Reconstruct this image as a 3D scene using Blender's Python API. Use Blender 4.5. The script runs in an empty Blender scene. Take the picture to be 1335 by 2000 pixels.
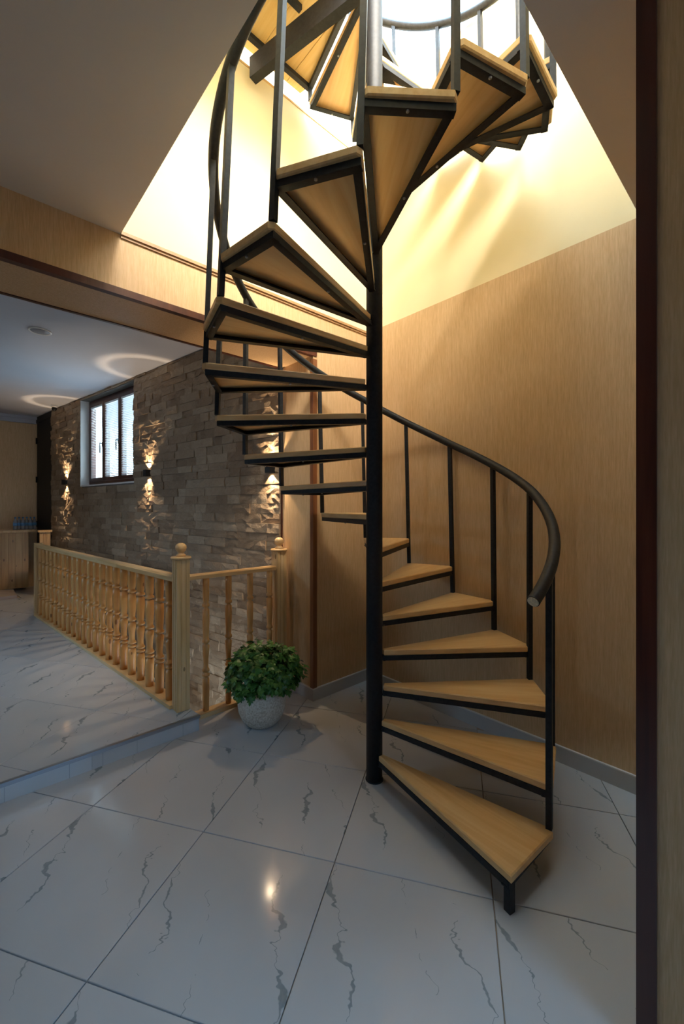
import bpy, math, random
from mathutils import Vector, Matrix
random.seed(7)
rnd = random.uniform
scene = bpy.context.scene
COL = scene.collection

# ------------------------------------------------------------------ camera
CAM_H = 1.422
cam_d = bpy.data.cameras.new('camera')
cam = bpy.data.objects.new('camera', cam_d); COL.objects.link(cam)
cam.location = (0, 0, CAM_H); cam.rotation_euler = (math.pi/2, 0, 0)
cam_d.sensor_fit = 'VERTICAL'; cam_d.sensor_height = 36.0
cam_d.lens = 814/2000*36.0
cam_d.shift_y = -0.004
cam_d.clip_start = 0.02
scene.camera = cam

# ------------------------------------------------------------------ view / world
scene.view_settings.view_transform = 'Standard'
scene.view_settings.look = 'None'
scene.view_settings.exposure = 0.78
scene.view_settings.gamma = 1.0
scene.view_settings.use_curve_mapping = False
world = bpy.data.worlds.new('sky'); scene.world = world
world.use_nodes = True
wn = world.node_tree.nodes; bg = wn['Background']
bg.inputs['Color'].default_value = (0.68, 0.85, 1.0, 1)
bg.inputs['Strength'].default_value = 5.0

# ------------------------------------------------------------------ room frame: s runs left from the far corner along
# the left wall, v runs away from the camera along the right wall
CX, CY = 0.1566, 3.410
UX, UY = 0.7373, 0.6756
VX, VY = -0.6756, 0.7373
def W(s, v, z=0.0):
    return Vector((CX - s*UX + v*VX, CY - s*UY + v*VY, z))
ROT_U = math.atan2(-UY, -UX)          # world angle of +s direction

def area_light(name, loc, target, sx, sy, power, color):
    d = bpy.data.lights.new(name, 'AREA'); d.shape = 'RECTANGLE'; d.size = sx; d.size_y = sy
    d.energy = power; d.color = color
    o = bpy.data.objects.new(name, d); COL.objects.link(o); o.location = loc
    o.rotation_euler = (Vector(target)-Vector(loc)).to_track_quat('-Z', 'Y').to_euler()
    return o
# daylight from the upper storey and roof light, plus added fill lamps
area_light('daylight_upper_window', W(2.1, -3.2, 6.1), W(0.4, -0.2, 3.0), 3.3, 1.5, 560, (1.0, 0.94, 0.84))
rw = area_light('rear_fill_light', W(1.75, -4.42, 2.15), W(2.2, -1.3, 0.0), 1.4, 0.6, 5, (0.30, 0.60, 1.0))  # added fill behind the camera, tints the near floor blue
rw.data.spread = math.radians(75)
area_light('daylight_rooflight', W(0.9, -0.95, 7.25), W(0.9, -0.95, 0.0), 1.8, 1.8, 230, (0.32, 0.64, 1.0))
sl = area_light('side_fill_light', W(5.40, 2.4, 2.2), W(2.3, 1.9, 0.1), 1.0, 0.8, 6, (0.36, 0.66, 1.0))  # added fill for the platform floor, out of view
sl.data.spread = math.radians(80)

# ------------------------------------------------------------------ mesh helpers
WM = {}
class MB:
    def __init__(self): self.v = []; self.f = []; self.mi = []; self.sm = []
    def add(self, vs, fs, mi=0, smooth=False):
        n = len(self.v); self.v.extend([tuple(p) for p in vs])
        for f in fs: self.f.append(tuple(i+n for i in f)); self.mi.append(mi); self.sm.append(smooth)
        return self
    def prism(self, poly, z0, z1, mi=0):
        n = len(poly)
        a = sum(poly[i][0]*poly[(i+1) % n][1]-poly[(i+1) % n][0]*poly[i][1] for i in range(n))
        if a < 0: poly = list(reversed(poly))
        vs = [(p[0], p[1], z0) for p in poly]+[(p[0], p[1], z1) for p in poly]
        fs = [tuple(reversed(range(n))), tuple(range(n, 2*n))]+[(i, (i+1) % n, n+(i+1) % n, n+i) for i in range(n)]
        return self.add(vs, fs, mi)
    def bevprism(self, poly, z0, z1, b=0.004, mi=0):
        n = len(poly)
        a = sum(poly[i][0]*poly[(i+1) % n][1]-poly[(i+1) % n][0]*poly[i][1] for i in range(n))
        if a < 0: poly = list(reversed(poly))
        P = [Vector((p[0], p[1])) for p in poly]; Q = []
        for i in range(n):
            e0 = (P[i]-P[i-1]).normalized(); e1 = (P[(i+1) % n]-P[i]).normalized()
            n0 = Vector((-e0.y, e0.x)); n1 = Vector((-e1.y, e1.x)); m = (n0+n1)
            k = max(0.35, 1+n0.dot(n1)); Q.append(P[i]+m*(b/k))
        L = [(Q, z0), (P, z0+b), (P, z1-b), (Q, z1)]
        vs = [(p.x, p.y, z) for R_, z in L for p in R_]
        fs = [tuple(reversed(range(n))), tuple(range(3*n, 4*n))]
        for k in range(3):
            for i in range(n):
                fs.append((k*n+i, k*n+(i+1) % n, (k+1)*n+(i+1) % n, (k+1)*n+i))
        return self.add(vs, fs, mi)
    def box(self, x0, x1, y0, y1, z0, z1, mi=0):
        return self.prism([(x0, y0), (x1, y0), (x1, y1), (x0, y1)], z0, z1, mi)
    def sv(self, s0, s1, v0, v1, z0, z1, mi=0):           # box aligned with the room
        return self.prism([tuple(W(s, v)[:2]) for s, v in ((s0, v0), (s1, v0), (s1, v1), (s0, v1))], z0, z1, mi)
    def bar(self, p0, p1, w, h, mi=0, up=(0, 0, 1)):
        p0 = Vector(p0); p1 = Vector(p1); d = (p1-p0).normalized(); up = Vector(up)
        if abs(d.dot(up)) > .99: up = Vector((1, 0, 0))
        x = d.cross(up).normalized(); y = x.cross(d)
        vs = [p+x*(w/2*a)+y*(h/2*b) for p in (p0, p1) for a, b in ((-1, -1), (1, -1), (1, 1), (-1, 1))]
        return self.add(vs, [(3, 2, 1, 0), (4, 5, 6, 7), (0, 1, 5, 4), (1, 2, 6, 5), (2, 3, 7, 6), (3, 0, 4, 7)], mi)
    def tube(self, pts, r, n=12, mi=0, caps=True):
        pts = [Vector(p) for p in pts]; m = len(pts); vs = []
        for i, p in enumerate(pts):
            d = (pts[min(i+1, m-1)]-pts[max(i-1, 0)]).normalized()
            up = Vector((0, 0, 1)) if abs(d.z) < .95 else Vector((1, 0, 0))
            x = d.cross(up).normalized(); y = x.cross(d)
            rr = r[i] if isinstance(r, (list, tuple)) else r
            vs += [p+(x*math.cos(2*math.pi*k/n)+y*math.sin(2*math.pi*k/n))*rr for k in range(n)]
        fs = [(i*n+k, i*n+(k+1) % n, (i+1)*n+(k+1) % n, (i+1)*n+k) for i in range(m-1) for k in range(n)]
        self.add(vs, fs, mi, True)
        if caps: self.add(vs[:n], [tuple(reversed(range(n)))], mi); self.add(vs[-n:], [tuple(range(n))], mi)
        return self
    def lathe(self, prof, n=20, c=(0, 0, 0), mi=0, smooth=True):
        vs = []; m = len(prof)
        for r, z in prof:
            vs += [(c[0]+r*math.cos(2*math.pi*k/n), c[1]+r*math.sin(2*math.pi*k/n), c[2]+z) for k in range(n)]
        fs = [(i*n+k, i*n+(k+1) % n, (i+1)*n+(k+1) % n, (i+1)*n+k) for i in range(m-1) for k in range(n)]
        if prof[0][0] > 1e-5: fs.append(tuple(reversed(range(n))))
        if prof[-1][0] > 1e-5: fs.append(tuple(range((m-1)*n, m*n)))
        return self.add(vs, fs, mi, smooth)
    def mesh(self, name, mats):
        me = bpy.data.meshes.new(name); me.from_pydata(self.v, [], self.f)
        for m in (mats if isinstance(mats, (list, tuple)) else [mats]): me.materials.append(m)
        me.polygons.foreach_set('material_index', self.mi); me.polygons.foreach_set('use_smooth', self.sm)
        me.update(); return me

def put(name, data, parent=None, mat=None, **props):
    """link an object; mat is its WORLD matrix whatever its parent"""
    o = bpy.data.objects.new(name, data); COL.objects.link(o)
    M = mat if mat is not None else Matrix.Identity(4)
    WM[o.name] = M.copy()
    if parent is not None:
        o.parent = parent; o.matrix_parent_inverse = WM[parent.name].inverted()
    o.matrix_basis = M
    for k, v_ in props.items(): o[k] = v_
    return o
def thing(name, label, category, loc=(0, 0, 0), group=None):
    o = put(name, None, mat=Matrix.Translation(loc)); o.empty_display_size = .1
    o['label'] = label; o['category'] = category
    if group: o['group'] = group
    return o
def struct(name, mb, mats, label=None, parent=None):
    o = put(name, mb.mesh(name, mats), parent); o['kind'] = 'structure'
    if label: o['label'] = label
    return o
def TR(loc, rz=0.0): return Matrix.Translation(loc) @ Matrix.Rotation(rz, 4, 'Z')

# ------------------------------------------------------------------ materials
def newmat(name, col=(.5, .5, .5), rough=.5, metal=0, spec=.5):
    m = bpy.data.materials.new(name); m.use_nodes = True
    b = m.node_tree.nodes['Principled BSDF']
    b.inputs['Base Color'].default_value = (*col, 1); b.inputs['Roughness'].default_value = rough
    b.inputs['Metallic'].default_value = metal; b.inputs['Specular IOR Level'].default_value = spec
    return m, m.node_tree, b
def nd(t, kind, **kw):
    n = t.nodes.new(kind)
    for k, v_ in kw.items():
        if k in n.inputs: n.inputs[k].default_value = v_
        else: setattr(n, k, v_)
    return n
def mth(t, op, a, b=None, c=None, clamp=False):
    n = t.nodes.new('ShaderNodeMath'); n.operation = op; n.use_clamp = clamp
    for i, x in enumerate((a, b, c)):
        if x is None: continue
        if isinstance(x, (int, float)): n.inputs[i].default_value = x
        else: t.links.new(x, n.inputs[i])
    return n.outputs[0]
def ramp(t, fac, stops):
    r = t.nodes.new('ShaderNodeValToRGB'); e = r.color_ramp.elements
    while len(e) < len(stops): e.new(.5)
    for i, (p, c) in enumerate(stops): e[i].position = p; e[i].color = (*c, 1)
    t.links.new(fac, r.inputs[0]); return r.outputs[0]
def mapped(t, coord, scale, off=None, rot=(0, 0, 0)):
    mp = t.nodes.new('ShaderNodeMapping'); mp.inputs['Scale'].default_value = scale
    mp.inputs['Rotation'].default_value = rot
    t.links.new(coord, mp.inputs['Vector'])
    if off is not None: t.links.new(off, mp.inputs['Location'])
    return mp.outputs[0]
def noise(t, vec, scale, detail=2, rough=.5, dist=0):
    n = nd(t, 'ShaderNodeTexNoise'); n.inputs['Scale'].default_value = scale
    n.inputs['Detail'].default_value = detail; n.inputs['Roughness'].default_value = rough
    n.inputs['Distortion'].default_value = dist
    t.links.new(vec, n.inputs['Vector']); return n.outputs['Fac']
def bump(t, b, h, strength, dist=.01):
    n = nd(t, 'ShaderNodeBump'); n.inputs['Strength'].default_value = strength; n.inputs['Distance'].default_value = dist
    t.links.new(h, n.inputs['Height']); t.links.new(n.outputs[0], b.inputs['Normal'])
def rand_off(t, k=13.0):
    oi = nd(t, 'ShaderNodeObjectInfo'); c = nd(t, 'ShaderNodeCombineXYZ')
    a = mth(t, 'MULTIPLY', oi.outputs['Random'], k)
    for i in range(3): t.links.new(a, c.inputs[i])
    return c.outputs[0], oi.outputs['Random']

def wood(name, axis, dark, mid, light, rough=.42, knots=0.0, fine=1.0, vary=.12):
    m, t, b = newmat(name, mid, rough)
    tc = nd(t, 'ShaderNodeTexCoord').outputs['Object']; off, rv = rand_off(t)
    sc = [9*fine, 9*fine, 9*fine]; sc[axis] = .8*fine
    vec = mapped(t, tc, sc, off)
    n1 = noise(t, vec, 1.6, 3, .55, 1.2)
    sc2 = [80, 80, 80]; sc2[axis] = 3
    n2 = noise(t, mapped(t, tc, sc2, off), 1, 2)
    f = mth(t, 'ADD', mth(t, 'MULTIPLY', n1, .8), mth(t, 'MULTIPLY', n2, .25))
    f = mth(t, 'ADD', f, mth(t, 'MULTIPLY', mth(t, 'SUBTRACT', rv, .5), vary))
    c = ramp(t, f, [(.3, dark), (.5, mid), (.72, light)])
    if knots:
        sk = [14, 14, 14]; sk[axis] = 6.5
        vo = nd(t, 'ShaderNodeTexVoronoi'); t.links.new(mapped(t, tc, sk, off), vo.inputs['Vector']); vo.inputs['Scale'].default_value = .8
        k = mth(t, 'LESS_THAN', vo.outputs['Distance'], knots)
        mx = nd(t, 'ShaderNodeMix', data_type='RGBA'); t.links.new(mth(t, 'MULTIPLY', k, .75), mx.inputs[0])
        t.links.new(c, mx.inputs[6]); mx.inputs[7].default_value = (dark[0]*.35, dark[1]*.28, dark[2]*.25, 1); c = mx.outputs[2]
    t.links.new(c, b.inputs['Base Color']); bump(t, b, n2, .12, .002)
    b.inputs['Coat Weight'].default_value = .15; b.inputs['Coat Roughness'].default_value = .3
    return m
M_TREAD = wood('tread_beech', 0, (.70, .40, .15), (.81, .51, .22), (.88, .61, .30))
M_PINE_Z = wood('pine_upright', 2, (.50, .20, .045), (.65, .30, .08), (.74, .39, .13), knots=.12)
M_POST = wood('pine_post', 2, (.60, .36, .14), (.72, .47, .21), (.80, .56, .29), knots=.10)
M_PINE_X = wood('pine_rail', 0, (.56, .31, .11), (.70, .44, .19), (.80, .55, .28))
M_PLANK = wood('pine_plank', 2, (.40, .21, .07), (.56, .32, .12), (.66, .41, .17), knots=.12)
M_LAND = wood('landing_board', 0, (.60, .36, .10), (.74, .48, .17), (.82, .58, .25))

def wallpaper(name, c0, c1, c2):
    m, t, b = newmat(name, c1, .48, 0, .4)
    tc = nd(t, 'ShaderNodeTexCoord').outputs['Object']
    n1 = noise(t, mapped(t, tc, (230, 230, 16)), 1, 2, .6)
    n2 = noise(t, mapped(t, tc, (90, 90, 5)), 1, 3, .6, .3)
    f = mth(t, 'ADD', mth(t, 'MULTIPLY', n1, .55), mth(t, 'MULTIPLY', n2, .45))
    t.links.new(ramp(t, f, [(.36, c0), (.5, c1), (.66, c2)]), b.inputs['Base Color'])
    t.links.new(ramp(t, f, [(.4, (.55,)*3), (.64, (.34,)*3)]), b.inputs['Roughness'])
    bump(t, b, f, .35, .004)
    return m
M_PAPER = wallpaper('tan_wallpaper', (.60, .39, .20), (.665, .445, .24), (.74, .515, .295))

def plain(name, col, rough=.6, metal=0, spec=.5, nz=0, sc=40):
    m, t, b = newmat(name, col, rough, metal, spec)
    if nz:
        tc = nd(t, 'ShaderNodeTexCoord').outputs['Object']; n = noise(t, tc, sc, 4)
        t.links.new(ramp(t, n, [(.3, tuple(c*(1-nz) for c in col)), (.7, tuple(min(1, c*(1+nz)) for c in col))]), b.inputs['Base Color'])
        bump(t, b, n, .08, .003)
    return m
M_CREAM = plain('cream_paint', (.87, .76, .49), .7, nz=.03, sc=3)
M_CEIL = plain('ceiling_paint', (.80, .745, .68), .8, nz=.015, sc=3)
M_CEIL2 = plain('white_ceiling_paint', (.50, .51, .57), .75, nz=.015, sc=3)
M_WHITE = plain('white_plaster', (.85, .85, .84), .8, nz=.02, sc=5)
M_STEEL = plain('black_painted_steel', (.016, .018, .022), .5, 0, .28, nz=.35, sc=60)
M_DARKW = wood('dark_mahogany_trim', 2, (.045, .010, .007), (.075, .018, .011), (.11, .03, .018), .3)
M_TRIMW = wood('brown_trim', 2, (.16, .055, .02), (.22, .08, .03), (.28, .11, .045), .35)
M_GROUT = plain('grout', (.42, .33, .25), .8, nz=.1)
M_METAL = plain('aluminium_edge', (.32, .34, .37), .32, .8)
M_BLACK = plain('black_lacquer', (.006, .006, .007), .6, nz=.2)
M_PLASTIC = plain('white_plastic', (.72, .70, .68), .45, nz=.02)
M_DKPIT = plain('rough_concrete', (.20, .185, .17), .85, nz=.2, sc=8)
M_CAPEND = plain('sawn_wood_end', (.74, .62, .42), .6, nz=.25, sc=120)

def marble(name, base=(.56, .565, .57)):
    m, t, b = newmat(name, base, .11, 0, .5)
    tc = nd(t, 'ShaderNodeTexCoord').outputs['Object']; off, rv = rand_off(t, 3.0)
    sx = nd(t, 'ShaderNodeSeparateXYZ'); t.links.new(tc, sx.inputs[0])
    masks = []
    # long thin-and-thick veins running along the tile
    for ang, o, wmax, thr, sd in ((-.42, -.17, .020, .53, 0.), (-.36, .06, .012, .56, 3.3), (-.48, .22, .007, .56, 7.1)):
        ca, sa = math.cos(ang), math.sin(ang)
        xx = mth(t, 'SUBTRACT', mth(t, 'MULTIPLY', sx.outputs[0], ca), mth(t, 'MULTIPLY', sx.outputs[1], sa))
        cb = nd(t, 'ShaderNodeCombineXYZ'); t.links.new(sx.outputs[0], cb.inputs[0]); t.links.new(sx.outputs[1], cb.inputs[1])
        t.links.new(mth(t, 'ADD', mth(t, 'MULTIPLY', mth(t, 'FLOOR', mth(t, 'MULTIPLY', rv, 3)), 5.7), sd), cb.inputs[2])
        wob = noise(t, mapped(t, cb.outputs[0], (2.5, 4.0, 1)), 1.6, 4, .62)
        d = mth(t, 'ABSOLUTE', mth(t, 'ADD', mth(t, 'SUBTRACT', xx, o), mth(t, 'MULTIPLY', mth(t, 'SUBTRACT', wob, .5), .20)))
        th = noise(t, mapped(t, cb.outputs[0], (3, 3.2, 2)), 1.3, 2, .6)
        w_ = mth(t, 'ADD', mth(t, 'MULTIPLY', mth(t, 'MAXIMUM', mth(t, 'SUBTRACT', th, thr), 0), wmax*6), .0013)
        on = mth(t, 'GREATER_THAN', th, thr-.09)
        edge = mth(t, 'SUBTRACT', 1, mth(t, 'DIVIDE', d, w_), clamp=True)
        k = mth(t, 'MULTIPLY', mth(t, 'MINIMUM', mth(t, 'MULTIPLY', edge, 2.5), 1), on)
        masks.append(k)
    mk = masks[0]
    for k in masks[1:]: mk = mth(t, 'MAXIMUM', mk, k)
    gr = noise(t, mapped(t, tc, (30, 12, 1)), 1, 4, .7)
    mk = mth(t, 'MULTIPLY', mk, mth(t, 'ADD', mth(t, 'MULTIPLY', gr, .7), .35), clamp=True)
    cl = noise(t, mapped(t, tc, (2.2, 1.1, 1), off), 1.5, 3)
    c0 = ramp(t, cl, [(.3, tuple(c*.93 for c in base)), (.7, base)])
    mx = nd(t, 'ShaderNodeMix', data_type='RGBA'); t.links.new(mk, mx.inputs[0]); t.links.new(c0, mx.inputs[6])
    mx.inputs[7].default_value = (.17, .21, .22, 1)
    t.links.new(mx.outputs[2], b.inputs['Base Color'])
    return m
M_MARBLE = marble('polished_marble')

def stone_mat():
    m, t, b = newmat('split_travertine', (.4, .33, .26), .5, 0, .5)
    tc = nd(t, 'ShaderNodeTexCoord').outputs['Object']; off, rv = rand_off(t, 20)
    at = nd(t, 'ShaderNodeAttribute', attribute_name='tone')
    n = noise(t, tc, 14, 5, .65)
    n2 = noise(t, mapped(t, tc, (1, 1, 1), off), 3, 2)
    f = mth(t, 'ADD', mth(t, 'MULTIPLY', n, .35), mth(t, 'ADD', mth(t, 'MULTIPLY', at.outputs['Fac'], .5), mth(t, 'MULTIPLY', n2, .15)))
    t.links.new(ramp(t, f, [(.15, (.23, .155, .095)), (.42, (.315, .22, .14)), (.62, (.385, .285, .19)), (.9, (.50, .40, .29))]), b.inputs['Base Color'])
    bump(t, b, noise(t, tc, 38, 6, .7), .7, .02)
    return m
M_STONE = stone_mat()

def glass_mat():
    m = bpy.data.materials.new('window_glass'); m.use_nodes = True; t = m.node_tree; t.nodes.clear()
    o = nd(t, 'ShaderNodeOutputMaterial'); tr = nd(t, 'ShaderNodeBsdfTransparent'); gl = nd(t, 'ShaderNodeBsdfGlossy'); gl.inputs['Roughness'].default_value = .02
    tr.inputs['Color'].default_value = (.94, .97, .96, 1)
    mx = nd(t, 'ShaderNodeMixShader'); lw = nd(t, 'ShaderNodeLayerWeight'); lw.inputs['Blend'].default_value = .5
    fr = mth(t, 'ADD', mth(t, 'MULTIPLY', mth(t, 'POWER', lw.outputs['Facing'], 5), .55), .04)
    t.links.new(fr, mx.inputs[0]); t.links.new(tr.outputs[0], mx.inputs[1]); t.links.new(gl.outputs[0], mx.inputs[2]); t.links.new(mx.outputs[0], o.inputs[0])
    return m
M_GLASS = glass_mat()
def blind_mat():
    m = bpy.data.materials.new('white_blind_slat'); m.use_nodes = True; t = m.node_tree; t.nodes.clear()
    o = nd(t, 'ShaderNodeOutputMaterial'); a = nd(t, 'ShaderNodeBsdfDiffuse'); b = nd(t, 'ShaderNodeBsdfTranslucent'); mx = nd(t, 'ShaderNodeMixShader')
    tc = nd(t, 'ShaderNodeTexCoord').outputs['Object']; c = ramp(t, noise(t, tc, 6, 2), [(.3, (.76, .78, .80)), (.7, (.84, .85, .86))])
    t.links.new(c, a.inputs['Color']); t.links.new(c, b.inputs['Color']); mx.inputs[0].default_value = .22
    t.links.new(a.outputs[0], mx.inputs[1]); t.links.new(b.outputs[0], mx.inputs[2]); t.links.new(mx.outputs[0], o.inputs[0]); return m
M_BLIND = blind_mat()

# ------------------------------------------------------------------ dimensions
CEIL = 2.864; CEIL2 = 2.955; SOFF = 2.55; THK = .408; JS = .499; UP = 4.30
HOLE_S, HOLE_V = 1.795, -1.883
STUB_V, STUB_S = -2.13, 1.10
SR = -.06                                       # plane of the right wall
SMAX, VBACK, VFAR = 5.5, -4.5, 6.35
PLAT = .097

# ------------------------------------------------------------------ floor tiles
TILE = .60; TA = math.radians(-15.3)           # tile grid angle
TX = Vector((math.cos(TA), math.sin(TA))); TY = Vector((-math.sin(TA), math.cos(TA)))
T0 = Vector((-.6087, 1.831))                    # a grout crossing
def clip(poly, reg):
    n = len(reg); ar = sum(reg[i][0]*reg[(i+1) % n][1]-reg[(i+1) % n][0]*reg[i][1] for i in range(n))
    if ar < 0: reg = list(reversed(reg))
    for i in range(n):
        a, b = reg[i], reg[(i+1) % n]; out = []
        side = lambda p: (b[0]-a[0])*(p[1]-a[1])-(b[1]-a[1])*(p[0]-a[0])
        for j in range(len(poly)):
            p, q = poly[j], poly[(j+1) % len(poly)]; sp, sq = side(p), side(q)
            if sp >= 0: out.append(p)
            if (sp >= 0) != (sq >= 0):
                k = sp/(sp-sq); out.append((p[0]+(q[0]-p[0])*k, p[1]+(q[1]-p[1])*k))
        poly = out
        if len(poly) < 3: return []
    return poly
def lay_tiles(parent, region, z, vis):
    reg = [tuple(W(s, v)[:2]) for s, v in region]
    g = .0018; hw = TILE/2-g
    full = MB().bevprism([(-hw, -hw), (hw, -hw), (hw, hw), (-hw, hw)], -.011, 0, .0015).mesh('tile', M_MARBLE)
    for i in range(-16, 17):
        for j in range(-8, 18):
            c = T0+TX*((i+.5)*TILE)+TY*((j+.5)*TILE)
            flip = math.pi if (i*7+j*3) % 4 == 1 else 0
            cs = [c+TX*(hw*a)+TY*(hw*b) for a, b in ((-1, -1), (1, -1), (1, 1), (-1, 1))]
            po = clip([tuple(p) for p in cs], reg)
            if not po: continue
            A = abs(sum(po[k][0]*po[(k+1) % len(po)][1]-po[(k+1) % len(po)][0]*po[k][1] for k in range(len(po))))/2
            if A < .004: continue
            if not any(vis(p) for p in po+[tuple(c)]): continue
            M = Matrix.Translation((c.x, c.y, z)) @ Matrix.Rotation(TA+flip, 4, 'Z')
            if A > (2*hw)**2*.999: me = full
            else:
                Mi = M.inverted(); loc = []
                for p in po:
                    q = Mi @ Vector((p[0], p[1], z))
                    if not loc or (Vector(loc[-1])-Vector((q.x, q.y))).length > .002: loc.append((q.x, q.y))
                if (Vector(loc[0])-Vector(loc[-1])).length < .002: loc.pop()
                if len(loc) < 3: continue
                me = MB().prism(loc, -.011, 0).mesh('tile', M_MARBLE)
            put('tile', me, parent, M)
def in_view(p, z=0):
    return p[1] > -.6 and abs(p[0]) < 1.1*max(p[1], 0)+.9
fl = struct('floor', MB().sv(-.2, SMAX, VBACK, .40, -.14, -.010), M_GROUT)
lay_tiles(fl, [(SR, VBACK), (SMAX, VBACK), (SMAX, .40), (SR, .40)], 0.0, in_view)
# raised platform of the next room
pl_reg = [(1.289, .18), (SMAX, .18), (SMAX, VFAR), (1.85, VFAR), (1.62, 3.98)]
pl = struct('floor_platform', MB().prism([tuple(W(s, v)[:2]) for s, v in [(1.291, .188), (SMAX, .188), (SMAX, VFAR), (1.85, VFAR), (1.622, 3.98)]], -.9, PLAT-.010), M_GROUT)
lay_tiles(pl, [(1.289, .186), (SMAX, .186), (SMAX, 5.32), (1.745, 5.32), (1.622, 3.98)], PLAT, lambda p: p[1] > 1.4 and abs(p[0]) < 1.05*p[1])
# riser strips under the platform edge and the metal nosing
for i in range(7):
    s0 = 1.291+i*.6; s1 = min(SMAX, s0+.599)
    m = MB().box(-(s1-s0)/2, (s1-s0)/2, -.005, .005, 0.0005, PLAT-.012).mesh('riser_tile', M_MARBLE)
    put('riser_tile', m, pl, TR(W((s0+s1)/2, .181), ROT_U))
nos = MB(); nos.sv(1.287, SMAX, .168, .19, PLAT-.011, PLAT+.001); nos.sv(1.287, SMAX, .166, .171, PLAT-.018, PLAT-.002)
put('edge_trim', nos.mesh('edge_trim', M_METAL), pl)
# pit of the downward stair beside the stone wall
pit = MB().prism([tuple(W(s, v)[:2]) for s, v in ((.2, .40), (1.5, .40), (2.1, 6.3), (1.0, 6.3))], -1.0, -.9)
struct('floor_pit', pit, M_DKPIT)

# ------------------------------------------------------------------ walls, beam, ceilings
struct('wall_right', MB().sv(-.2, SR, STUB_V, 0, 0, CEIL), M_PAPER)
struct('wall_left', MB().sv(-.2, JS, 0, THK, 0, CEIL), M_PAPER)
struct('wall_beam', MB().sv(JS, SMAX, 0, THK, SOFF, CEIL), M_PAPER)
struct('wall_near', MB().sv(-.2, STUB_S, STUB_V-THK, STUB_V, 0, CEIL), M_PAPER)
struct('wall_rear_right', MB().sv(-.2, SR, VBACK, STUB_V-THK, 0, CEIL), M_PAPER)
# wall behind the camera, with an added opening that lets in sky light
wb = MB().sv(-.2, 1.5, VBACK-.12, VBACK, 0, CEIL).sv(2.0, SMAX, VBACK-.12, VBACK, 0, CEIL).sv(1.5, 2.0, VBACK-.12, VBACK, 0, 2.0).sv(1.5, 2.0, VBACK-.12, VBACK, 2.3, CEIL)
struct('wall_back', wb, M_PAPER)
we = MB(); we.sv(SMAX, SMAX+.12, VBACK, 2.1, -.1, CEIL2); we.sv(SMAX, SMAX+.12, 2.7, VFAR, -.1, CEIL2)
we.sv(SMAX, SMAX+.12, 2.1, 2.7, -.1, 1.8); we.sv(SMAX, SMAX+.12, 2.1, 2.7, 2.3, CEIL2)  # gap left in this unseen wall is added to admit sky light
struct('wall_end', we, M_PAPER)
struct('wall_far', MB().sv(.6, SMAX+.12, VFAR, VFAR+.12, -.1, CEIL2), M_PAPER)
c = MB(); c.sv(HOLE_S, SMAX, VBACK, THK, CEIL, CEIL+.09); c.sv(-.2, HOLE_S, VBACK, HOLE_V, CEIL, CEIL+.09)
struct('ceiling', c, M_CEIL)
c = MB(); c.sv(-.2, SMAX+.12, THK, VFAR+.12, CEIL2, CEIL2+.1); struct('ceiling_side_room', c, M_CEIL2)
# well above the ceiling opening
struct('wall_well_right', MB().sv(-.2, SR, -4.0, .12, CEIL, 4.62), M_CREAM)
struct('wall_well_left', MB().sv(SR, HOLE_S+.1, 0, .12, CEIL+.001, UP-.02), M_CREAM)
wn_ = MB(); wn_.sv(HOLE_S, HOLE_S+.1, HOLE_V, 0, CEIL+.09, UP-.02); wn_.sv(SR, HOLE_S+.1, HOLE_V-.1, HOLE_V, CEIL+.09, UP-.02)
struct('wall_well_near', wn_, M_CREAM)
# upper storey: floor round the well, walls, roof
uf = MB(); uf.sv(HOLE_S+.1, 4.0, -4.0, 3.0, UP-.10, UP); uf.sv(SR, HOLE_S+.1, -4.0, HOLE_V-.1, UP-.10, UP); uf.sv(SR, HOLE_S+.1, .12, 3.0, UP-.10, UP)
struct('floor_upper', uf, M_LAND)
struct('trim_1', MB().sv(SR, HOLE_S, -.006, .13, UP-.02, UP-.008), M_PINE_X)
uw = MB(); uw.sv(4.0, 4.12, -4.0, 3.0, UP-.1, 6.9); uw.sv(-.12, 4.12, 3.0, 3.12, UP-.1, 6.9); uw.sv(-.12, 4.12, -4.12, -4.0, UP-.1, 6.9)
uw.sv(-.2, SR, .12, 3.0, UP-.1, 6.9); uw.sv(-.2, SR, -4.0, .12, 6.5, 6.9); uw.sv(-.2, SR, -4.0, -2.7, 4.62, 6.5); uw.sv(-.2, SR, -.12, .12, 4.62, 6.5)
struct('wall_upper', uw, M_WHITE)
cu = MB(); cu.sv(1.8, 4.12, -4.12, 3.12, 6.9, 7.0); cu.sv(-.2, 1.8, -4.12, -1.9, 6.9, 7.0); cu.sv(-.2, 1.8, 0, 3.12, 6.9, 7.0)
struct('ceiling_upper', cu, M_WHITE)
w3 = MB(); w3.sv(SR, 1.8, -.98, -.92, 6.93, 6.99); w3.sv(.87, .93, -1.9, 0, 6.935, 6.985)
win3 = struct('window_3', w3, M_PLASTIC)
for s0, s1 in ((SR, .87), (.93, 1.8)):
    for v0, v1 in ((-1.9, -.98), (-.92, 0)): put('pane', MB().sv(s0, s1, v0, v1, 6.955, 6.961).mesh('pane', M_GLASS), win3)
w2 = MB()
for v0 in (-2.70, -1.86, -1.02, -.18): w2.sv(-.14, -.09, v0, v0+.06, 4.62, 6.5)
w2.sv(-.14, -.09, -2.64, -.18, 4.62, 4.68); w2.sv(-.14, -.09, -2.64, -.18, 6.44, 6.5)
win2 = struct('window_2', w2, M_PLASTIC)
for v0 in (-2.64, -1.80, -.96): put('pane', MB().sv(-.118, -.112, v0, v0+.78, 4.68, 6.44).mesh('pane', M_GLASS), win2)

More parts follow.
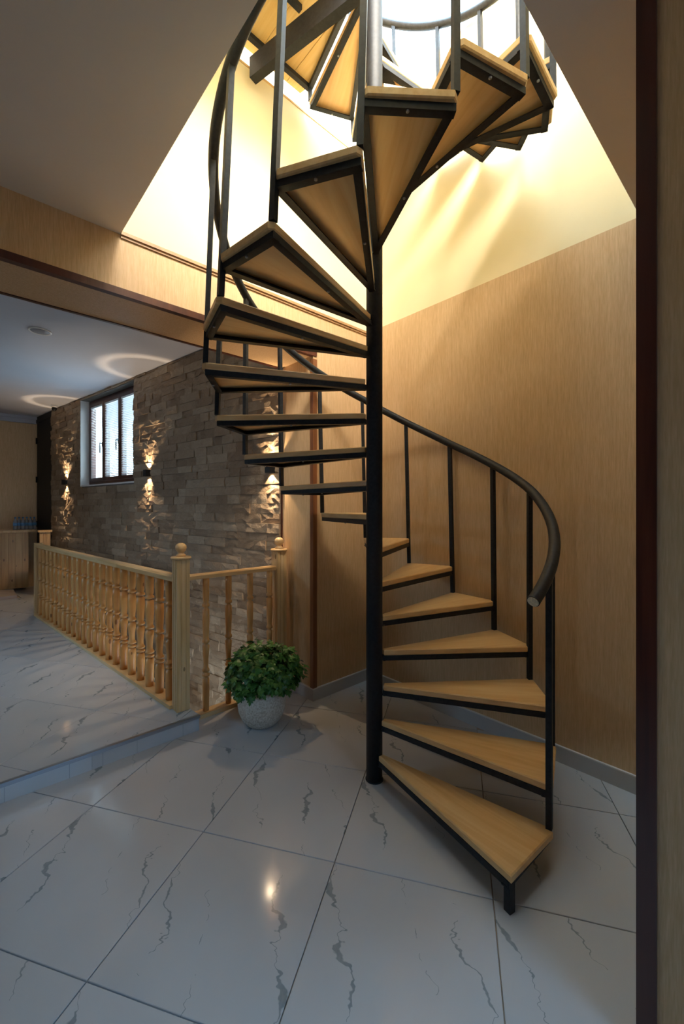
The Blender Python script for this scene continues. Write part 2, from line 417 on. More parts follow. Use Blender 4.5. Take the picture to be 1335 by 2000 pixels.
# trims
tr = MB(); tr.sv(SR, HOLE_S, -.016, 0, CEIL-.006, CEIL+.012); tr.sv(SR, HOLE_S, -.008, 0, CEIL-.020, CEIL-.006)
struct('trim_2', tr, wood('light_brown_trim', 0, (.36, .19, .08), (.45, .26, .12), (.52, .32, .16), .4))
struct('trim_3', MB().sv(JS-.030, JS+.007, -.007, .030, .092, SOFF-.03), M_TRIMW)
struct('trim_4', MB().sv(JS-.030, SMAX, -.007, .03, SOFF-.007, SOFF+.030), M_DARKW)
struct('trim_5', MB().sv(JS, SMAX, THK-.015, THK+.006, SOFF-.006, SOFF+.02), M_DARKW)
struct('trim_6', MB().sv(JS-.01, JS+.008, THK-.012, THK+.008, .0, SOFF-.007), M_DARKW)
struct('trim_7', MB().sv(STUB_S-.03, STUB_S+.008, STUB_V-.036, STUB_V+.008, 0, CEIL-.001), M_DARKW)
# marble baseboards with a pale rounded top edge
def baseboard(name, runs):
    m = MB()
    for s0, s1, v0, v1 in runs: m.sv(s0, s1, v0, v1, .0005, .086)
    for s0, s1, v0, v1 in runs: m.sv(s0-.001, s1+.001, v0-.001, v1+.001, .086, .092, 1)
    o = struct(name, m, [M_MARBLE, M_PLASTIC])
baseboard('baseboard_right', [(SR, SR+.012, STUB_V, -.012)])
baseboard('baseboard_left', [(SR, JS+.012, -.012, 0), (JS, JS+.012, 0, THK-.15)])

# ------------------------------------------------------------------ stone wall with its window
P0 = Vector((-.487, 3.374, 0)); PE = Vector((-4.555, 6.567, 0))
DL = (PE-P0).length; DD = (PE-P0)/DL; NN = Vector((-DD.y, DD.x, 0))
if NN.x > 0: NN = -NN
MS = Matrix(((DD.x, NN.x, 0, P0.x), (DD.y, NN.y, 0, P0.y), (0, 0, 1, 0), (0, 0, 0, 1)))   # x along, y out, z up
def along(px, d=0.0):                      # distance along the wall of an image column, d metres proud
    r = (px-667.5)/814.0; o = P0+NN*d
    return (r*o.y-o.x)/(DD.x-r*DD.y)
WA0, WA1, WZ0, WZ1 = 2.47, 4.02, 1.72, 2.925
ZB = -.9
bk = MB()
def sbox(mb, a0, a1, y0, y1, z0, z1, mi=0): return mb.box(a0, a1, y0, y1, z0, z1, mi)
sbox(bk, 0, WA0, -.25, 0, ZB, CEIL2); sbox(bk, WA1, DL, -.25, 0, ZB, CEIL2); sbox(bk, WA0, WA1, -.25, 0, ZB, WZ0); sbox(bk, WA0, WA1, -.25, 0, WZ1, CEIL2)
bk.v = [tuple(MS @ Vector(p)) for p in bk.v]
wst = struct('wall_stone', bk, M_DKPIT, 'wall clad in rough split travertine strips with a three-sash window')

def stone_geo(w, h, d):
    nx = 2 if w < .14 else (3 if w < .24 else 4); nz = 2; vs = []; fs = []
    for j in range(nz+1):
        for i in range(nx+1):
            x = -w/2+w*i/nx; z = -h/2+h*j/nz
            ed = (i in (0, nx)) or (j in (0, nz))
            y = d+rnd(-.006, .006)-(.003 if ed else 0)
            if not ed: x += rnd(-.2, .2)*w/nx; z += rnd(-.2, .2)*h/nz
            vs.append((x, max(.004, y), z))
    idx = lambda i, j: j*(nx+1)+i
    for j in range(nz):
        for i in range(nx):
            a, b, c_, e = idx(i, j), idx(i+1, j), idx(i+1, j+1), idx(i, j+1)
            fs += [(a, c_, b), (a, e, c_)] if random.random() < .5 else [(a, e, b), (b, e, c_)]
    ring = [idx(i, 0) for i in range(nx+1)]+[idx(nx, j) for j in range(1, nz+1)]+[idx(i, nz) for i in range(nx-1, -1, -1)]+[idx(0, j) for j in range(nz-1, 0, -1)]
    n0 = len(vs); m = len(ring)
    for k in ring: vs.append((vs[k][0], 0.0, vs[k][2]))
    for k in range(m):
        fs.append((ring[k], ring[(k+1) % m], n0+(k+1) % m, n0+k))
    return vs, fs
def set_tone(me, tones):
    at = me.attributes.new('tone', 'FLOAT', 'POINT'); at.data.foreach_set('value', tones)
stones = []
z = ZB
while z < CEIL2-.02:
    h = random.choice((.066, .074, .080, .084)); h = min(h, CEIL2-z)
    segs = [(0.004, DL)]
    if z+h > WZ0+.01 and z < WZ1: segs = [(0.004, WA0), (WA1, DL)]
    for a0, a1 in segs:
        a = a0; first = True
        while a < a1-.004:
            w = rnd(.13, .36)*(.55 if first and random.random() < .5 else 1); first = False
            if a1-(a+w) < .09: w = a1-a
            if w > .45: w = (a1-a)/2
            ww = w-.002; hh = h-.002; dd = random.choice((.018, .021, .023, .025, .028, .031))
            stones.append((a+w/2, z+h/2, ww, hh, dd, rnd(0, 1)))
            a += w
    z += h
def shown(st):
    p = MS @ Vector((st[0], st[4], st[1])); x = 667.5+814*p.x/p.y; y = 992-814*(p.z-CAM_H)/p.y
    if not (95 < x < 552 and 660 < y < 1400): return 0
    if x < 345 and y > 1060+(x-80)*.25 + 60: return 0
    if y < 700 and x > 400: return 0
    return st[2]*st[3]/p.y**2
stones.sort(key=shown, reverse=True)
rest = MB(); rtone = []
for k, st in enumerate(stones):
    vs, fs = stone_geo(st[2], st[3], st[4]); M = MS @ Matrix.Translation((st[0], 0, st[1]))
    if k < 300:
        mb = MB().add(vs, fs); me = mb.mesh('stone', M_STONE); set_tone(me, [st[5]]*len(vs))
        put('stone', me, wst, M)
    else:
        rest.add([M @ Vector(v_) for v_ in vs], fs); rtone += [st[5]]*len(vs)
me = rest.mesh('stone_cladding', M_STONE); set_tone(me, rtone)
put('stone_cladding', me, wst, kind='stuff')

# window in the stone wall
win = struct('window_1', MB(), M_DARKW, 'brown three-sash window with white slat blinds in the stone wall')
def wp(name, mb, mat, parent=win):
    mb.v = [tuple(MS @ Vector(p)) for p in mb.v]; return put(name, mb.mesh(name, mat), parent)
rv_ = MB(); sbox(rv_, WA1-.005, WA1+.012, -.24, .020, WZ0, WZ1); sbox(rv_, WA0-.012, WA0+.003, -.24, -.002, WZ0, WZ1)
wp('reveal', rv_, M_WHITE)
wp('window_sill', sbox(MB(), WA0, WA1, -.22, .01, WZ0-.001, WZ0+.018), M_WHITE)
FY0, FY1 = -.150, -.090
fr = MB(); fz0, fz1 = WZ0+.018, WZ1-.004; fa0, fa1 = WA0+.002, WA1-.006
sbox(fr, fa0, fa1, FY0, FY1, fz0, fz0+.05); sbox(fr, fa0, fa1, FY0, FY1, fz1-.05, fz1)
sbox(fr, fa0, fa0+.05, FY0, FY1, fz0+.05, fz1-.05); sbox(fr, fa1-.05, fa1, FY0, FY1, fz0+.05, fz1-.05)
wp('window_frame', fr, M_DARKW)
edges = [fa0+.05, along(236, -.09), along(204, -.09), fa1-.05]
for k in range(3):
    a0, a1 = edges[k]+.003, edges[k+1]-.003; z0, z1 = fz0+.052, fz1-.052
    sh = MB(); q = .045
    sbox(sh, a0, a1, FY0+.01, FY1+.012, z0, z0+q); sbox(sh, a0, a1, FY0+.01, FY1+.012, z1-q, z1)
    sbox(sh, a0, a0+q, FY0+.01, FY1+.012, z0+q, z1-q); sbox(sh, a1-q, a1, FY0+.01, FY1+.012, z0+q, z1-q)
    so = wp('sash', sh, M_DARKW)
    wp('pane', sbox(MB(), a0+q, a1-q, FY0+.028, FY0+.034, z0+q, z1-q), M_GLASS, so)
    bl = MB(); n = 44; tilt = math.radians(-10 if k == 2 else 20)
    for i in range(n):
        zz = z0+q+.012+(z1-z0-2*q-.03)*i/(n-1); hw = .0125
        dy, dz = hw*math.cos(tilt), hw*math.sin(tilt); yc = FY1+.004
        bl.add([(a0+q-.004, yc-dy, zz-dz), (a1-q+.004, yc-dy, zz-dz), (a1-q+.004, yc+dy, zz+dz), (a0+q-.004, yc+dy, zz+dz),
                (a0+q-.004, yc-dy, zz-dz-.0012), (a1-q+.004, yc-dy, zz-dz-.0012), (a1-q+.004, yc+dy, zz+dz-.0012), (a0+q-.004, yc+dy, zz+dz-.0012)],
               [(0, 1, 2, 3), (7, 6, 5, 4), (0, 4, 5, 1), (1, 5, 6, 2), (2, 6, 7, 3), (3, 7, 4, 0)])
    sbox(bl, a0+q-.004, a1-q+.004, FY1-.012, FY1+.016, z1-q-.02, z1-q+.004)
    b_ = wp('blind', bl, M_BLIND, so); b_['kind'] = 'stuff'
    if k > 0:
        hd = MB(); ha = a0+.02; hz = (z0+z1)/2-.05
        sbox(hd, ha-.012, ha+.012, FY1+.012, FY1+.022, hz-.03, hz+.03)
        hd.tube([(ha, FY1+.02, hz+.01), (ha, FY1+.05, hz+.012), (ha-.012, FY1+.056, hz-.03), (ha-.006, FY1+.052, hz-.12)], .008, 8)
        wp('handle', hd, M_METAL, so)

# sconces: small black boxes that throw light up and down the stone
def ring_light(name, loc, up, power, parent, ring=True):
    d = bpy.data.lights.new(name, 'SPOT'); d.energy = power; d.color = (1.0, .74, .47); d.spot_size = math.radians(100); d.spot_blend = .25
    d.shadow_soft_size = .008; d.use_nodes = True; t = d.node_tree
    em = t.nodes['Emission']; tc = nd(t, 'ShaderNodeTexCoord'); sp = nd(t, 'ShaderNodeSeparateXYZ'); t.links.new(tc.outputs['Normal'], sp.inputs[0])
    ct = mth(t, 'ABSOLUTE', sp.outputs[2])
    ang = mth(t, 'MULTIPLY', mth(t, 'ARCCOSINE', ct), 180/math.pi)
    r = nd(t, 'ShaderNodeValToRGB'); e = r.color_ramp.elements
    stops = ((0, .2), (.36, .22), (.43, .55), (.47, .42), (.53, .14), (1.0, .09)) if ring else ((0, .5), (.15, .42), (.3, .22), (.45, .15), (.7, .12), (1.0, .09))
    for p, c_ in stops[2:]: e.new(p)
    for i, (p, c_) in enumerate(stops):
        e[i].position = p; e[i].color = (c_, c_, c_, 1)
    t.links.new(mth(t, 'DIVIDE', ang, 48.0), r.inputs[0]); t.links.new(r.outputs[0], em.inputs['Strength'])
    o = bpy.data.objects.new(name, d); COL.objects.link(o); M = Matrix.Translation(loc)
    if up: M = M @ Matrix.Rotation(math.pi, 4, 'X')
    WM[o.name] = M; o.parent = parent; o.matrix_parent_inverse = WM[parent.name].inverted(); o.matrix_basis = M
M_BULB = newmat('lamp_lens', (1, .8, .5), .3)[0]
_b = M_BULB.node_tree.nodes['Principled BSDF']; _b.inputs['Emission Color'].default_value = (1, .72, .4, 1); _b.inputs['Emission Strength'].default_value = 6
for px, py, lab in ((287, 924, 'black up-and-down wall light just right of the blind window'), (527, 915, 'black up-and-down wall light glowing behind the lower stair treads'), (126, 942, 'small black up-and-down wall light left of the window, by the dark doorway')):
    a = along(px, .05); p = P0+DD*a+NN*.05
    zc = CAM_H+(992-py)/814*p.y
    t_ = thing('wall_sconce', lab, 'wall light', (p.x, p.y, zc-.05), 'up-and-down lights on the stone wall')
    R_ = Matrix(((DD.x, NN.x, 0, p.x), (DD.y, NN.y, 0, p.y), (0, 0, 1, zc), (0, 0, 0, 1)))
    hs = MB(); o_, i_ = .030, .0255
    for y0, y1, x0, x1 in ((-o_, -i_, -o_, o_), (i_, o_, -o_, o_), (-i_, i_, -o_, -i_), (-i_, i_, i_, o_)): hs.box(x0, x1, y0, y1, -.036, .036)
    hs.box(-i_, i_, -i_, i_, -.006, .006)
    hs.v = [tuple(R_ @ Vector(q_)) for q_ in hs.v]; put('housing', hs.mesh('housing', M_BLACK), t_)
    bp = MB().box(-.024, .024, -.05, -.030, -.034, .034); bp.v = [tuple(R_ @ Vector(q_)) for q_ in bp.v]; put('back_plate', bp.mesh('back_plate', M_BLACK), t_)
    for sg in (1, -1):
        ln = MB().lathe([(.0, .0), (.019, .0), (.020, .006), (.012, .012), (0.0, .014)], 14)
        ln.v = [tuple(R_ @ Vector((q_[0], q_[1], sg*(q_[2]+.006)))) for q_ in ln.v]; put('lens', ln.mesh('lens', M_BULB), t_)
        ring_light('sconce_beam', (p.x, p.y, zc+sg*.038), sg > 0, 60, t_, sg > 0 and px != 527)

# black door at the far end of the stone wall, back-room cornice
dr = MB(); q0 = PE+DD*.01; q1 = W(1.455, VFAR-.06)
dv = (Vector((q1.x, q1.y, 0))-q0); dl = dv.length; dvn = dv/dl; nrm = Vector((-dvn.y, dvn.x, 0))
if nrm.x > 0: nrm = -nrm
dr.prism([tuple((q0+nrm*a_)[:2]) for a_ in (0, -.05)]+[tuple((q0+dv+nrm*a_)[:2]) for a_ in (-.05, 0)], PLAT, CEIL2-.10)
door = struct('door_1', dr, M_BLACK, 'tall black door between the stone wall and the far wall')
for hz in (2.55, 1.9, 1.15):
    pz = q0+dv*.97+nrm*.012; put('hinge', MB().lathe([(.014, -.05), (.014, .05)], 10, (pz.x, pz.y, hz)).mesh('hinge', M_BLACK), door)
hdw = MB(); hp = [tuple((q0+nrm*a_)[:2]) for a_ in (.01, -.16)]+[tuple((q0+dv*1.08+nrm*a_)[:2]) for a_ in (-.16, .01)]
hdw.prism(hp, CEIL2-.10, CEIL2); hdw.prism(hp, ZB, PLAT-.012)
hdw.prism([tuple((q0+nrm*a_)[:2]) for a_ in (-.06, -.16)]+[tuple((q0+dv*1.08+nrm*a_)[:2]) for a_ in (-.16, -.06)], PLAT-.012, CEIL2-.10)
struct('wall_door_end', hdw, M_BLACK)
struct('floor_corner', MB().prism([tuple(W(s_, v_)[:2]) for s_, v_ in ((1.12, 4.1), (1.631, 4.1), (1.848, VFAR-.01), (1.46, VFAR-.01), (1.37, 5.5))], -.9, PLAT-.001), M_MARBLE)
cn = MB(); cn.sv(1.46, SMAX, VFAR-.10, VFAR, CEIL2-.045, CEIL2-.001); cn.sv(1.46, SMAX, VFAR-.05, VFAR, CEIL2-.11, CEIL2-.045)
struct('trim_8', cn, M_CEIL2)

# ------------------------------------------------------------------ spiral staircase
PX, PY, RR = .1698, 2.187, .842
TH0, DTH, RISE = -82.23, 21.54, .176
DEV = {8: .006, 9: .012, 10: .014, 11: .012, 12: .010, 13: .0, 14: -.018, 15: -.022, 16: -.006, 17: .004, 18: 0, 19: -.012, 20: -.010, 21: -.010, 22: -.022, 23: -.042, 24: -.064, 25: -.088, 26: -.118, 27: -.15}
NT = 25
def ztop(k):
    k0 = math.floor(k); f_ = k-k0; d_ = DEV.get(k0, 0)*(1-f_)+DEV.get(k0+1, 0)*f_
    return RISE*k-.027+d_
def th(k): return math.radians(TH0+DTH*k)
def polar(r, a, z=0): return Vector((PX+r*math.cos(a), PY+r*math.sin(a), z))
st = thing('spiral_staircase', 'black steel spiral staircase with pale wooden treads around a central pole', 'staircase', (PX, PY, 0))
pr = .0425
pole = MB().lathe([(pr, 0.0), (pr, 5.55), (pr*.7, 5.57), (0, 5.57)], 32, (PX, PY, 0))
pole.lathe([(.047, 0.0), (.047, .003), (pr, .006)], 32, (PX, PY, 0))
put('pole', pole.mesh('pole', M_STEEL), st)
hd2 = math.radians(DTH/2)
def lp(r, a): return (r*math.cos(a), r*math.sin(a))
WT, FT = .031, .026
tread_poly = [lp(.050, -hd2-.10), lp(RR-.013, -hd2-.004), lp(RR+.010, -hd2+.03), lp(RR+.016, hd2-.012), lp(RR-.002, hd2+.010), lp(.052, hd2+.05)]
first_poly = [tread_poly[0], lp(RR+.012, -hd2-.004)]+tread_poly[3:]
first_me = MB().bevprism(first_poly, -WT, 0, .0045).mesh('tread', M_TREAD)
tread_me = MB().bevprism(tread_poly, -WT, 0, .0045).mesh('tread', M_TREAD)
fb = MB(); bw = .026
A_, B_ = Vector((*lp(RR-.002, -hd2), -WT-FT/2)), Vector((*lp(RR-.002, hd2), -WT-FT/2))
I0, I1 = Vector((*lp(.045, -hd2), -WT-FT/2)), Vector((*lp(.045, hd2), -WT-FT/2))
# angle-iron ring: upright leg and inward flange along the two radial sides and the outer edge
def angle(p, q_, inward):
    inward = Vector(inward).normalized()
    fb.bar(p, q_, .007, FT)
    mid = inward*.013
    fb.bar(p+mid+Vector((0, 0, -FT/2+.003)), q_+mid+Vector((0, 0, -FT/2+.003)), .027, .006)
angle(A_, I0, (0, 1, 0)); angle(B_, I1, (0, -1, 0)); angle(A_+Vector((0, -.003, 0)), B_+Vector((0, .003, 0)), (-1, 0, 0))
frame_me = fb.mesh('tread_frame', M_STEEL)
bolt_me = MB().lathe([(.006, 0), (.006, -.004), (.003, -.006), (0, -.006)], 8, (0, 0, -WT-FT)).mesh('bolt', M_METAL)
for k in range(1, NT+1):
    M = TR((PX, PY, ztop(k)), th(k+.5))
    t_ = put('tread', first_me if k == 1 else tread_me, st, M)
    put('tread_frame', frame_me, t_, M)
    for bx, by in ((RR-.022, 0), (RR*.52, RR*.52*math.tan(hd2)-.016)):
        put('bolt', bolt_me, t_, M @ Matrix.Translation((bx, by, 0)))
lg = polar(RR-.012, th(1)+.02)
put('leg', MB().bar((lg.x, lg.y, 0.0), (lg.x, lg.y, ztop(1)-WT-.004), .027, .027, up=(math.cos(th(1)), math.sin(th(1)), 0)).mesh('leg', M_STEEL), st)
RAIL = .835
ROFF = {5: -.012, 6: -.02, 7: -.02, 8: -.02, 9: -.036, 10: -.06, 11: -.068}
def roff(k):
    k0 = math.floor(k); g_ = lambda q: 0 if q < 5 else ROFF.get(q, -.07)
    return g_(k0)*(1-(k-k0))+g_(k0+1)*(k-k0)
def rrail(k):          # the hand-bent rail pulls inward on the near-left side
    return RR-.035*max(0, min(1, (k-9)/3, (20-k)/3))
def lean(k): return .07*max(0, min(1, (k-4)/2))
for k in range(2, NT+2):
    a = th(k); p = polar(RR, a); pt_ = polar(rrail(k), th(k+lean(k)))
    m = MB().bar((p.x, p.y, ztop(k-1)), (pt_.x, pt_.y, ztop(k)+RAIL+roff(k)), .023, .023, up=(math.cos(a), math.sin(a), 0))
    put('baluster', m.mesh('baluster', M_STEEL), st)
pts = []
k = 1.47
while k <= 27.2:
    pts.append(polar(rrail(k), th(k), ztop(k)+RAIL+.010+roff(k)-.010*min(1, max(0, (k-4)/2)))); k += .125
hr = put('handrail', MB().tube(pts, .0235, 16).mesh('handrail', M_STEEL), st)
e0 = pts[0]; ed = (pts[0]-pts[1]).normalized()
put('end_cap', MB().tube([e0-ed*.002, e0+ed*.0035], .0205, 16).mesh('end_cap', M_CAPEND), hr)
# landing at the head of the stair
LZ = 4.425
L0 = polar(.05, th(26)); L1 = polar(RR+.01, th(26)); ev = -.096
s1 = .604; L2 = W(1.78, ev); L3 = W(1.78, -1.04)
ld = put('landing', MB().bar(polar(.04, th(26), LZ-.045), Vector((L1.x, L1.y, LZ-.045)), .03, .03).bar(Vector((*L1[:2], LZ-.045)), Vector((*L2[:2], LZ-.045)), .03, .03)
         .bar(W(.93, -.42, LZ-.045), W(1.78, -.42, LZ-.045), .03, .03).bar(W(.90, -.75, LZ-.045), W(1.78, -.75, LZ-.045), .03, .03).bar(Vector((*L2[:2], LZ-.045)), Vector((*L3[:2], LZ-.045)), .03, .03).bar(polar(.04, math.atan2(*reversed((L3-Vector((PX, PY, 0)))[:2])), LZ-.045), Vector((*L3[:2], LZ-.045)), .03, .03).mesh('landing', M_STEEL), st)
bm_end = W(1.035, -.05)
put('support_beam', MB().bar((PX, PY, LZ-.20), (bm_end.x, bm_end.y, LZ-.20), .055, .13).mesh('support_beam', M_STEEL), ld)
bs = [(.50, .74), (.74, .98), (.98, 1.22), (1.22, 1.50), (1.50, 1.79)]
lreg = [tuple(p[:2]) for p in (L0, L1, W(.62, .0), W(1.79, .0), W(1.79, -1.05))]
for a0, a1 in [(.30, .56)]+bs:
    po = clip([tuple(W(s_, v_)[:2]) for s_, v_ in ((a0+.001, -1.2), (a1-.001, -1.2), (a1-.001, .0), (a0+.001, .0))], lreg)
    if len(po) < 3: continue
    c0 = W((a0+a1)/2, -.5, LZ); M = TR(c0, math.atan2(VY, VX)); Mi = M.inverted()
    put('board', MB().bevprism([tuple((Mi @ Vector((*p_, LZ)))[:2]) for p_ in po], -.03, 0, .002).mesh('board', M_LAND), ld, M)

# ------------------------------------------------------------------ pine balustrade
A1 = (1.345, .335); A2 = (.575, .335); A3 = (1.70, 3.96)
bal = thing('balustrade', 'pine balustrade with turned balusters and ball-topped newel posts around the stair pit', 'balustrade', W(*A1, 0))
def newel(s, v, z0, ztopp, rz, finial=True):
    w = .042; g = .0045; gw = .0035
    def side(a0, sx, sy, nx, ny): pass
    prof = []
    for q_ in range(4):
        ang = q_*math.pi/2; ca, sa = math.cos(ang), math.sin(ang)
        loc = [(-w, -w)]
        for c_ in (-.016, .016): loc += [(c_-gw, -w), (c_-gw*.4, -w+g), (c_+gw*.4, -w+g), (c_+gw, -w)]
        prof += [(x*ca-y*sa, x*sa+y*ca) for x, y in loc]
    M = TR(W(s, v, 0), rz)
    po = put('newel_post', MB().prism(prof, z0, ztopp).mesh('newel_post', M_POST), bal, M)
    if finial:
        put('post_cap', MB().lathe([(.048, 0), (.062, .004), (.066, .012), (.062, .020), (.035, .022)], 28, (0, 0, ztopp)).mesh('post_cap', M_PINE_X), po, M)
        put('finial', MB().lathe([(.030, .022), (.031, .030), (.024, .036), (.019, .042), (.021, .048), (.031, .060), (.037, .076), (.034, .092), (.024, .103), (.011, .109), (0, .110)], 24, (0, 0, ztopp)).mesh('finial', M_PINE_X), po, M)
    return po
newel(*A1, PLAT, 1.082, ROT_U); newel(*A2, 0.0, 1.082, ROT_U)
def bal_mesh(h, r, name='baluster'):
    k = r
    pf = [(.84, 0), (.88, .05), (.94, .13), (.97, .20), (.90, .244), (.58, .250), (.58, .257), (1.0, .263), (1.0, .277), (.58, .284), (.58, .291), (1.0, .297), (1.0, .312), (.74, .322), (.66, .345), (.72, .39), (.90, .45), (.98, .49), (.60, .500), (.60, .508), (1.0, .516), (1.0, .533), (.74, .542), (.80, .57), (.92, .64), (.97, .70), (.92, .765), (.58, .772), (.58, .780), (1.0, .786), (1.0, .803), (.70, .812), (.84, .83), (.90, .88), (.92, .95), (.92, 1.0)]
    return MB().lathe([(a*k, z_*h) for a, z_ in pf], 16).mesh(name, M_PINE_Z)
RZ = .945
# short run beside the spiral stair
dirR = Vector((A2[0]-A1[0], A2[1]-A1[1])); 
def rail_piece(name, p, q_, w, h, mat, parent, rnd_top=True):
    p = Vector(p); q_ = Vector(q_); L = (q_-p).length; a = math.atan2(q_.y-p.y, q_.x-p.x); c_ = (p+q_)/2
    pro = [(-w/2, -h/2), (w/2, -h/2), (w/2, h*.2), (w*.36, h/2), (-w*.36, h/2), (-w/2, h*.2)] if rnd_top else [(-w/2, -h/2), (w/2, -h/2), (w/2, h/2), (-w/2, h/2)]
    n = len(pro); vs = [(-L/2, y, z_) for y, z_ in pro]+[(L/2, y, z_) for y, z_ in pro]
    fs = [tuple(range(n)), tuple(reversed(range(n, 2*n)))]+[(i, n+i, n+(i+1) % n, (i+1) % n) for i in range(n)]
    return put(name, MB().add(vs, fs).mesh(name, mat), parent, TR(c_, a))
pR0, pR1 = W(A1[0]-.042, A1[1]), W(A2[0]+.042, A2[1])
Z = lambda p, z_: Vector((p.x, p.y, z_))
rail_piece('handrail', Z(pR0, .958), Z(pR1, .958), .05, .034, M_PINE_X, bal)
rail_piece('base_rail', Z(W(1.285, A1[1]), .015), Z(pR1, .015), .075, .03, M_PINE_X, bal, False)
bmR = bal_mesh(.941-.03, .024)
def s_at(px, v):          # s of an image column on the line v = const
    r = (px-667.5)/814; return ((CX+v*VX)-r*(CY+v*VY))/(UX-r*UY)
for px in (402, 446, 488, 526): put('baluster', bmR, bal, TR(W(s_at(px, .335), .335, .03), rnd(0, 6)))
# long run into the next room
pL0, pL1 = W(A1[0]+.01, A1[1]+.042), W(A3[0], A3[1]-.03)
mid = pL0.lerp(pL1, .27)
rail_piece('handrail', Z(pL0, .956), Z(mid, .956), .07, .040, M_PINE_X, bal)
rail_piece('handrail', Z(mid, .956).lerp(Z(pL1, .956), .0008), Z(pL1, .956), .07, .040, M_PINE_X, bal)
rail_piece('base_rail', Z(pL0, PLAT+.012), Z(pL1, PLAT+.012), .10, .024, M_PINE_X, bal, False)
bmL = bal_mesh(.936-PLAT-.024, .032)
NBL = 22
for i in range(NBL):
    p = pL0.lerp(pL1, (i+.62)/(NBL+.4)); put('baluster', bmL, bal, TR(Z(p, PLAT+.024), rnd(0, 6)))
newel(*A3, PLAT, .985, ROT_U, False)

# ------------------------------------------------------------------ counter with bottles at the far end
cs = MB().sv(1.80, 4.6, 5.33, VFAR-.001, PLAT-.008, .14)
struct('floor_step', cs, plain('beige_marble', (.62, .50, .42), .25, nz=.08, sc=6))
cF = 5.98
ct = thing('bar_counter', 'pine plank bar counter with wooden top against the far wall', 'counter', W(2.4, cF, .14))
put('body', MB().sv(1.60, 4.4, cF+.02, VFAR-.002, .141, 1.03).mesh('body', M_PLANK), ct)
put('counter_top', MB().sv(1.52, 4.4, cF-.05, VFAR-.002, 1.03, 1.068).mesh('counter_top', M_PINE_X), ct)
for i in range(24):
    s0 = 1.60+i*.085
    put('plank', MB().bevprism([(-.041, -.009), (.041, -.009), (.041, .009), (-.041, .009)], 0, .888, .003).mesh('plank', M_PLANK), ct, TR(W(s0+.042, cF+.011, .141), ROT_U))
e0s, e1s = s_at(98, 5.36), s_at(77, 5.36); ew = (e1s-e0s)/3
pc = thing('counter_end_post', 'boxed pine end post of the bar beside the stone wall', 'post', W(e0s, 5.36, PLAT))
for i in range(3): put('plank', MB().bevprism([(-ew/2+.001, -.03), (ew/2-.001, -.03), (ew/2-.001, .03), (-ew/2+.001, .03)], 0, .955, .003).mesh('plank', M_PLANK), pc, TR(W(e0s+(i+.5)*ew, 5.36, PLAT), ROT_U))
put('cap', MB().sv(e0s-.02, e1s+.02, 5.31, 5.42, PLAT+.955, PLAT+.985).mesh('cap', M_PINE_X), pc)
M_PET = newmat('clear_bottle_plastic', (.60, .66, .72), .12)[0]
M_PET.node_tree.nodes['Principled BSDF'].inputs['Transmission Weight'].default_value = .6
M_BLUE = plain('blue_bottle_label', (.10, .28, .55), .5, nz=.1)
cap_me = MB().lathe([(.014, 0), (.014, .018), (.012, .02), (0, .02)], 12, (0, 0, .185)).mesh('cap', M_BLUE)
bot_me = MB().lathe([(.026, 0), (.031, .006), (.031, .05), (.029, .06), (.031, .07), (.031, .12), (.026, .145), (.013, .17), (.012, .186), (0, .186)], 14).mesh('body', M_PET)
lab_me = MB().lathe([(.0316, .065), (.0316, .112)], 14).mesh('label', M_BLUE)
BL = ['leftmost of the six water bottles on the bar counter', 'second water bottle from the left on the bar counter', 'third water bottle from the left on the bar counter', 'third water bottle from the black door on the bar counter', 'second water bottle from the black door on the bar counter', 'water bottle nearest the black door on the bar counter']
for i in range(6):
    s_ = s_at(30+i*7.4, 6.10+.07*(i % 2)); p = W(s_, 6.10+.07*(i % 2), 1.068)
    t_ = thing('water_bottle', BL[i], 'bottle', p, 'water bottles on the bar counter')
    put('body', bot_me, t_, TR(p)); put('cap', cap_me, t_, TR(p)); put('label', lab_me, t_, TR(p))

# ------------------------------------------------------------------ potted plant
pp = Vector((-.530, 2.76, 0))
pt = thing('potted_plant', 'bushy green plant in a round speckled cream pot beside the pine railing', 'plant', pp)
mp, t, b = newmat('speckled_ceramic', (.66, .60, .50), .55)
tc = nd(t, 'ShaderNodeTexCoord').outputs['Object']; n_ = noise(t, tc, 90, 3, .7)
t.links.new(ramp(t, n_, [(.38, (.50, .43, .33)), (.5, (.66, .60, .50)), (.62, (.76, .71, .62))]), b.inputs['Base Color']); bump(t, b, n_, .4, .006)
pot = MB().lathe([(.075, 0), (.10, .008), (.128, .04), (.150, .09), (.157, .135), (.152, .18), (.138, .225), (.126, .245), (.116, .245), (.120, .225), (.118, .20), (0, .20)], 40)
put('pot', pot.mesh('pot', mp), pt, TR(pp))
put('soil', MB().lathe([(.118, .201), (.09, .212), (.04, .218), (0, .22)], 20).mesh('soil', plain('soil', (.03, .02, .012), .9, nz=.4)), pt, TR(pp))
ml, t, b = newmat('leaf_green', (.05, .16, .03), .42)
at = nd(t, 'ShaderNodeAttribute', attribute_name='tone')
t.links.new(ramp(t, at.outputs['Fac'], [(0, (.022, .085, .014)), (.5, (.055, .18, .028)), (1, (.12, .30, .05))]), b.inputs['Base Color'])
b.inputs['Subsurface Weight'].default_value = 0
lf = MB(); ltone = []
lobes = [(0, 0), (.30, .12), (.62, .20), (.55, .42), (.30, .40), (.42, .68), (.20, .62), (.14, .84), (0, 1.0)]
outline = lobes+[(-x, y) for x, y in reversed(lobes[1:-1])]
sm_ = MB()
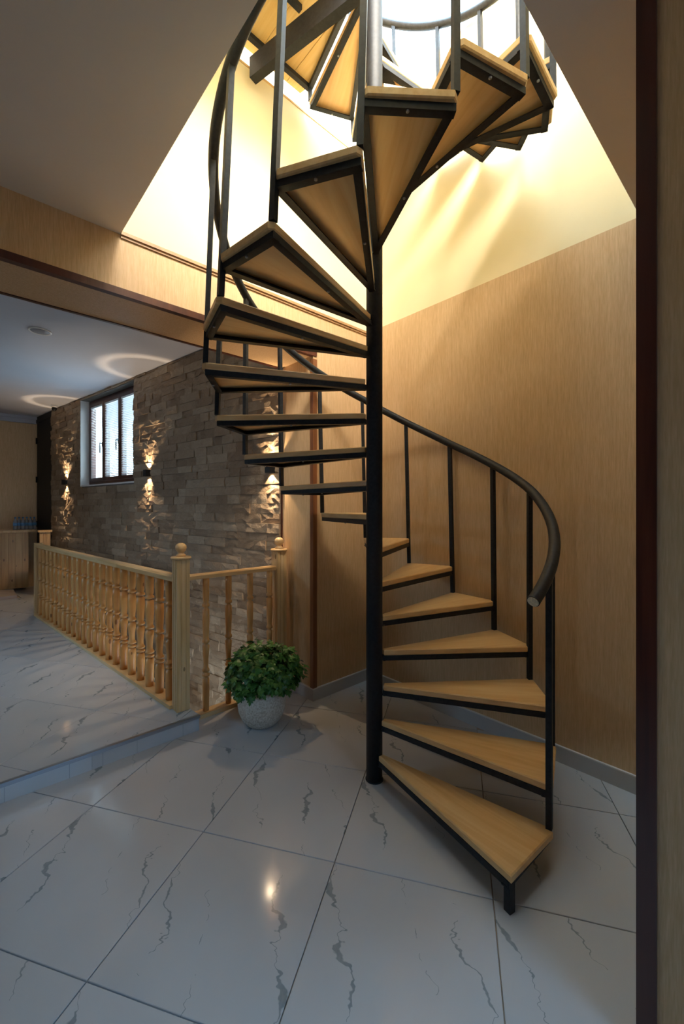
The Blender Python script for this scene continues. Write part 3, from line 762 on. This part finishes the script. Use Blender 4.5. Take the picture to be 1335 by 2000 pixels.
for i in range(1150):
    u_ = rnd(-.45, 1); a = rnd(0, 2*math.pi); sq = math.sqrt(max(0, 1-u_*u_)); rr = (rnd(.3, 1))**.33
    bumpy = 1+.10*math.sin(3*a+1)+.07*math.sin(5*a+u_*4)
    c_ = Vector((math.cos(a)*sq*.245*rr*bumpy, math.sin(a)*sq*.235*rr*bumpy, .325+u_*(.20 if u_ > 0 else .16)*rr*bumpy))
    if c_.z < .24 and math.hypot(c_.x, c_.y) < .15: continue
    out = Vector((c_.x, c_.y, (c_.z-.28)*.8+.05)).normalized()
    nrm_ = (out+Vector((rnd(-.6, .6), rnd(-.6, .6), rnd(-.2, .9)))).normalized()
    tip = (out+Vector((rnd(-.8, .8), rnd(-.8, .8), rnd(-.9, .5)))); tip = (tip-nrm_*tip.dot(nrm_)).normalized(); sd = nrm_.cross(tip)
    L = rnd(.034, .058)
    vs = [c_+sd*(x*L*.85)+tip*(y*L)+nrm_*(-.35*L*(x*x+ (y-.5)**2)+rnd(-.02, .02)*L) for x, y in outline]
    ctr = c_+tip*(L*.45)
    n = len(outline); lf.add(vs+[ctr], [(j, (j+1) % n, n) for j in range(n)])
    ltone += [min(1, max(0, rnd(.1, .9)))]*(n+1)
    if i % 9 == 0: sm_.tube([Vector((c_.x*.15, c_.y*.15, .20)), Vector((c_.x*.55, c_.y*.55, c_.z*.7+.07)), c_], [.003, .002, .0012], 5)
me = lf.mesh('foliage', ml); set_tone(me, ltone)
put('foliage', me, pt, TR(pp), kind='stuff')
put('stems', sm_.mesh('stems', ml), pt, TR(pp), kind='stuff')

# ------------------------------------------------------------------ ceiling fittings of the side room
def on_plane(px, py, z_): Y = (z_-CAM_H)*814/(992-py); return Vector(((px-667.5)/814*Y, Y, z_))
p = on_plane(78, 646, CEIL2)
sp = thing('ceiling_speaker', 'flat round white speaker grille set in the side room ceiling', 'speaker', p)
put('rim', MB().lathe([(.085, -.001), (.085, -.008), (.075, -.010), (.070, -.006)], 28).mesh('rim', M_PLASTIC), sp, TR(p))
put('grille', MB().lathe([(.0695, -.001), (.0695, -.006), (.03, -.009), (0, -.0095)], 28).mesh('grille', plain('grey_grille', (.22, .22, .25), .6, nz=.15, sc=300)), sp, TR(p))
p = on_plane(106, 792, CEIL2)
sc_ = thing('security_camera', 'small white and black camera on the ceiling by the black door', 'camera', p)
put('base', MB().lathe([(.045, -.001), (.045, -.02), (.03, -.03)], 18).mesh('base', M_PLASTIC), sc_, TR(p))
put('lens_ball', MB().lathe([(.0, -.085), (.018, -.08), (.03, -.065), (.034, -.05), (.03, -.034), (.02, -.028)], 18).mesh('lens_ball', M_BLACK), sc_, TR(p))
